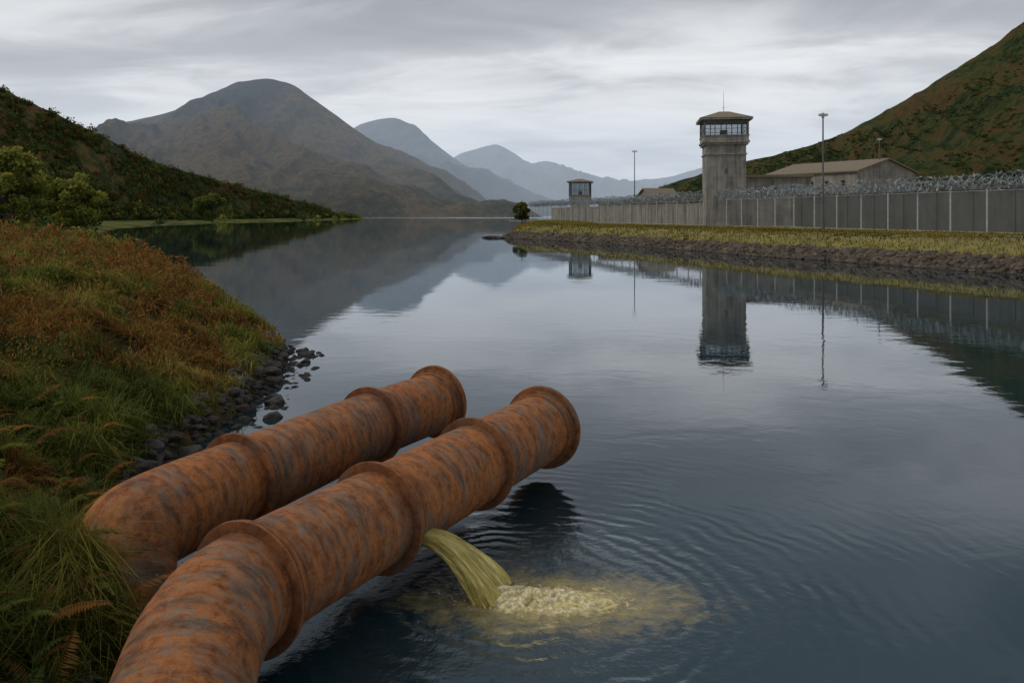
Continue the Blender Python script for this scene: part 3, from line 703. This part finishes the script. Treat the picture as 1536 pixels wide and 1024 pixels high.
V = np.concatenate([np.c_[a, np.full(n, GZ-.1)], np.c_[a, np.full(n, GZ+.15)], np.c_[b_, np.full(n, GZ+.15)], np.c_[b_, np.full(n, GZ)]]); i = np.arange(n-1)
mk('kerb', V, np.concatenate([np.stack([i+k*n, i+1+k*n, i+1+(k+1)*n, i+(k+1)*n], 1) for k in range(3)]), [M_kerb], smooth=False)

fe = empty('chain_link_fence'); FH = 4.5
P = along(FP, 1.0); n = len(P)
V = np.concatenate([np.c_[P, np.full(n, GZ)], np.c_[P, np.full(n, GZ+FH)]]); i = np.arange(n-1)
mk('mesh_panels', V, np.stack([i, i+1, i+n+1, i+n], 1), [M_chain], smooth=False, parent=fe)
parts = []
for p in along(FP, 4.9):
    parts.append(tube([(p[0], p[1], GZ-.2), (p[0], p[1], GZ+FH+.1)], [.10, .10], 8))
    for sx in (-1, 1):
        parts.append(tube([(p[0], p[1], GZ+FH), (p[0]+sx*.5, p[1]+sx*.12, GZ+FH+.9)], [.04, .035], 5))
for zz in (GZ+FH, GZ+.15):
    parts.append(tube(np.c_[P, np.full(n, zz)], .04, 6))
V, F = join(parts); mk('posts', V, F, [M_steel], parent=fe, smooth=False)
parts = []
for k, (ox, oz, rr, pt_) in enumerate(((-.45, .7, .50, .9), (.45, .75, .50, 1.1), (0, 1.05, .68, 1.4))):
    Q = offs(along(FP, .09), ox); m_ = len(Q); ph = np.cumsum(np.full(m_, .09)*2*np.pi/pt_*(1+.5*(vn(np.arange(m_)*.05, 0*Q[:, 0], k)-.5)))
    rr_ = rr*(.75+.5*vn(np.arange(m_)*.04, 0*Q[:, 0]+5, k)); T = np.gradient(Q, axis=0); T /= np.linalg.norm(T, axis=1)[:, None]
    H3 = np.stack([Q[:, 0]+np.cos(ph)*rr_*T[:, 1], Q[:, 1]-np.cos(ph)*rr_*T[:, 0], GZ+FH+oz+np.sin(ph)*rr_], 1)
    parts.append(tube(H3, .024, 3))
V, F = join(parts)
nb = 16000; k = R.integers(0, len(V), nb); LV, LF, _ = leaves(V[k].astype(float), .10*R.uniform(.5, 1.9, nb), np.zeros((nb, 3)), 4.2, 1)
mk('razor_wire', np.concatenate([V, LV]), np.concatenate([F, LF+len(V)]), [simple('razor_steel', (.26, .29, .31), .5, .3)], smooth=False, parent=fe)

def wall(name, path, h, th, mt):
    P = along(path, 2.0); n = len(P); w_ = empty(name)
    def ext(hw, z0, z1, nm, mt_):
        a, b_ = offs(P, -hw), offs(P, hw); pr = [(a, z0), (a, z1), (b_, z1), (b_, z0)]
        V = np.concatenate([np.c_[q, np.full(n, z)] for q, z in pr]); i = np.arange(n-1)
        F = np.concatenate([np.stack([i+k*n, i+1+k*n, i+1+((k+1) % 4)*n, i+((k+1) % 4)*n], 1) for k in range(4)])
        F = np.concatenate([F, [[0, n, 2*n, 3*n], [n-1, 2*n-1, 3*n-1, 4*n-1]]])
        mk(nm, V, F, [mt_], smooth=False, parent=w_)
    ext(th/2, GZ-.3, GZ+h, 'wall_face', mt); ext(th/2+.12, GZ+h+.002, GZ+h+.25, 'coping', M_con if mt is M_con else M_cond)
    parts = [box(p[0]-.12, p[0]+.12, p[1]-.12, p[1]+.12, GZ-.2, GZ+h-.06) for p in along(offs(along(path, 2.0), -th/2-.05), 6)]
    V, F = join(parts); mk('joint_posts', V, F, [mt], smooth=False, parent=w_)
wall('concrete_wall', offs(FP, 10)[:2].tolist()+[(47.5, 134)], 5.0, .5, M_cond)
wall('concrete_wall', [(42, 144), (30, 196), (13, 268)], 4.0, .4, M_con)

def tower(name, x, y, w_, ztop, zl, zw, zr, rz, ant=True, cabk=1.12, roofk=1.30):
    t_ = empty(name, (x, y, 0), rz); h = w_/2
    V, F = box(-h, h, -h, h, GZ-.5, zl)
    mk('shaft', V, F, [M_con], smooth=False, parent=t_)
    parts = []
    parts.append(box(-h*1.05, h*1.05, -h*1.05, h*1.05, zl-1.7, zl-1.45))
    for k, s in enumerate((1.10, 1.17)):
        parts.append(box(-h*s, h*s, -h*s, h*s, zl+k*.35, zl+.35+k*.35-.002))
    c = h*cabk; parts.append(box(-c, c, -c, c, zl+.7, zw))
    parts.append(box(-c-.12, c+.12, -c-.12, c+.12, zw, zw+.18))
    V, F = join(parts); mk('corbel', V, F, [M_con], smooth=False, parent=t_)
    parts = []; zt = zr-.35
    for sx in (-1, 1):
        for sy in (-1, 1):
            parts.append(box(sx*c-.3 if sx > 0 else -c, c if sx > 0 else -c+.3, sy*c-.3 if sy > 0 else -c, c if sy > 0 else -c+.3, zw+.18, zt))
    for f in (-.5, 0, .5):
        for s in (-1, 1):
            parts.append(box(f*c-.07, f*c+.07, s*(c-.12)-.06, s*(c-.12)+.06, zw+.18, zt)); parts.append(box(s*(c-.12)-.06, s*(c-.12)+.06, f*c-.07, f*c+.07, zw+.18, zt))
    zm = zw+.18+(zt-zw)*.38
    for s in (-1, 1):
        parts.append(box(-c, c, s*(c+.03)-.03, s*(c+.03)+.03, zm, zm+.07)); parts.append(box(s*(c+.03)-.03, s*(c+.03)+.03, -c, c, zm, zm+.07))
    parts.append(box(-.6, .6, -.5, .5, zw+.18, zw+1.3))
    V, F = join(parts); mk('window_frames', V, F, [M_dsteel], smooth=False, parent=t_)
    V, F = box(-c+.2, c-.2, -c+.2, c-.2, zw+.18, zt); mk('windows', V, F[2:], [M_pane], smooth=False, parent=t_)
    r = h*roofk; parts = [box(-r, r, -r, r, zt, zr)]
    V, F = join(parts); mk('eaves', V, F, [M_con], smooth=False, parent=t_)
    V = np.array([(-r-.1, -r-.1, zr+.002), (r+.1, -r-.1, zr+.002), (r+.1, r+.1, zr+.002), (-r-.1, r+.1, zr+.002), (-.25*h, -.25*h, ztop), (.25*h, -.25*h, ztop), (.25*h, .25*h, ztop), (-.25*h, .25*h, ztop)])
    mk('roof', V, np.array([[0, 1, 5, 4], [1, 2, 6, 5], [2, 3, 7, 6], [3, 0, 4, 7], [4, 5, 6, 7], [3, 2, 1, 0]]), [M_roof], smooth=False, parent=t_)
    if ant:
        V, F = join([tube([(0, 0, ztop-.1), (0, 0, ztop+3.6)], [.05, .02], 6)]+[tube([(-.3, 0, ztop+.8), (.3, 0, ztop+.8)], .025, 5)])
        mk('antenna', V, F, [M_dsteel], smooth=False, parent=t_)
    V, F = box(-.25, .25, -h-.03, -h+.05, zl-5, zl-4.1); mk('slit_window', V, F, [M_glass], smooth=False, parent=t_)
tower('guard_tower', 37.2, 140, 6.7, 22.6, 16.6, 18.1, 21.2, math.radians(-8))
tower('guard_tower', 21.4, 250, 5.4, 15.8, 8.6, 10.6, 14.9, math.radians(-10), False, 1.2, 1.42)

def gable(name, x, y, L_, W_, z_e, z_r, rz, wins, end_wins=()):
    t_ = empty(name, (x, y, 0), rz); l, w2 = L_/2, W_/2
    V, F = box(-l, l, -w2, w2, GZ-.3, z_e)
    V = np.concatenate([V, [(-l, 0, z_r), (l, 0, z_r)]])
    F5 = F[[0, 2, 3, 4, 5]]; F3 = np.array([[5, 6, 9], [7, 4, 8]])
    mk('walls', V, [F5, F3], [M_con], smooth=False, parent=t_)
    o = .6; e = .3; sl = (z_r-z_e)/w2; R1 = []
    for s in (-1, 1):
        y0, z0 = s*(w2+o), z_e-sl*o+.02
        V = np.array([(-l-o, y0, z0), (l+o, y0, z0), (l+o, 0, z_r+.02), (-l-o, 0, z_r+.02), (-l-o, y0, z0+e), (l+o, y0, z0+e), (l+o, 0, z_r+e), (-l-o, 0, z_r+e)])
        R1.append((V, np.array([[3, 2, 1, 0], [4, 5, 6, 7], [0, 1, 5, 4], [3, 0, 4, 7], [1, 2, 6, 5]])))
    V, F = join(R1); mk('roof', V, F, [M_roof], smooth=False, parent=t_)
    parts = [box(a_, a_+1.0, -w2-.04, -w2+.05, z_, z_+1.0) for a_, z_ in wins]+[box(l-.05, l+.04, a_, a_+1.2, z_, z_+1.2) for a_, z_ in end_wins]
    V, F = join(parts); mk('windows', V, F, [M_glass], smooth=False, parent=t_)
def flat(name, x, y, L_, W_, z1, rz, wins):
    t_ = empty(name, (x, y, 0), rz); l, w2 = L_/2, W_/2
    V, F = join([box(-l, l, -w2, w2, GZ-.3, z1-.002)]+[box(-l-.06, -l+.5, -w2-.1, -w2+.3, GZ, z1-.4), box(l-.5, l+.06, -w2-.1, -w2+.3, GZ, z1-.4)]); mk('walls', V, F, [M_con], smooth=False, parent=t_)
    V, F = join([box(-l-.45, l+.45, -w2-.45, w2+.45, z1, z1+.45)]); mk('roof', V, F, [M_roof], smooth=False, parent=t_)
    parts = [box(a_, a_+1.1, -w2-.04, -w2+.05, z_, z_+.9) for a_, z_ in wins]
    V, F = join(parts); mk('windows', V, F, [M_glass], smooth=False, parent=t_)
flat('concrete_cell_block', 50.3, 156, 12.4, 14, 11.6, math.radians(-6), [(-4, 9.0), (-1, 9.0), (2.2, 9.0)])
gable('concrete_prison_hall', 73.7, 179.5, 24, 19.5, 13.6, 16.3, math.radians(-60), [(-8, 10.8), (-4, 10.8), (0, 10.8), (4, 10.8), (8, 10.8)], [(-4, 9), (3, 9)])
gable('prison_hut', 42.5, 232, 9, 8, 9.6, 12.0, math.radians(20), [(-2, 7)])
flat('prison_store_building', 33, 222, 16, 8, 7.8, math.radians(-40), [(-3, 6), (1, 6)])

def mast(name, x, y, z1, arm=1.0, two=True, z0=GZ):
    t_ = empty(name, (x, y, 0))
    parts = [tube([(0, 0, z0-.2), (0, 0, z1)], [.17, .09], 8), tube([(0, 0, z0-.2), (0, 0, z0+.9)], [.26, .24], 8), tube([(-arm, 0, z1-.1), (arm if two else 0, 0, z1-.1)], .06, 6)]
    V, F = join(parts); mk('pole', V, F, [M_dsteel], smooth=False, parent=t_)
    parts = []
    for s in ((-1, 1) if two else (-1,)):
        parts.append(box(s*arm-.22, s*arm+.22, -.3, .2, z1-.32, z1-.04))
    parts.append(box(-.13, .13, -.15, .15, z1-.6, z1+.1))
    V, F = join(parts); mk('lamp_heads', V, F, [M_steel], smooth=False, parent=t_)
mast('floodlight_mast', 33.4, 217, 22, .5)
mast('floodlight_mast', 41.0, 105, 17.9, .32)
mast('floodlight_mast', 78.2, 169.5, 20.8, .25, True, 14)
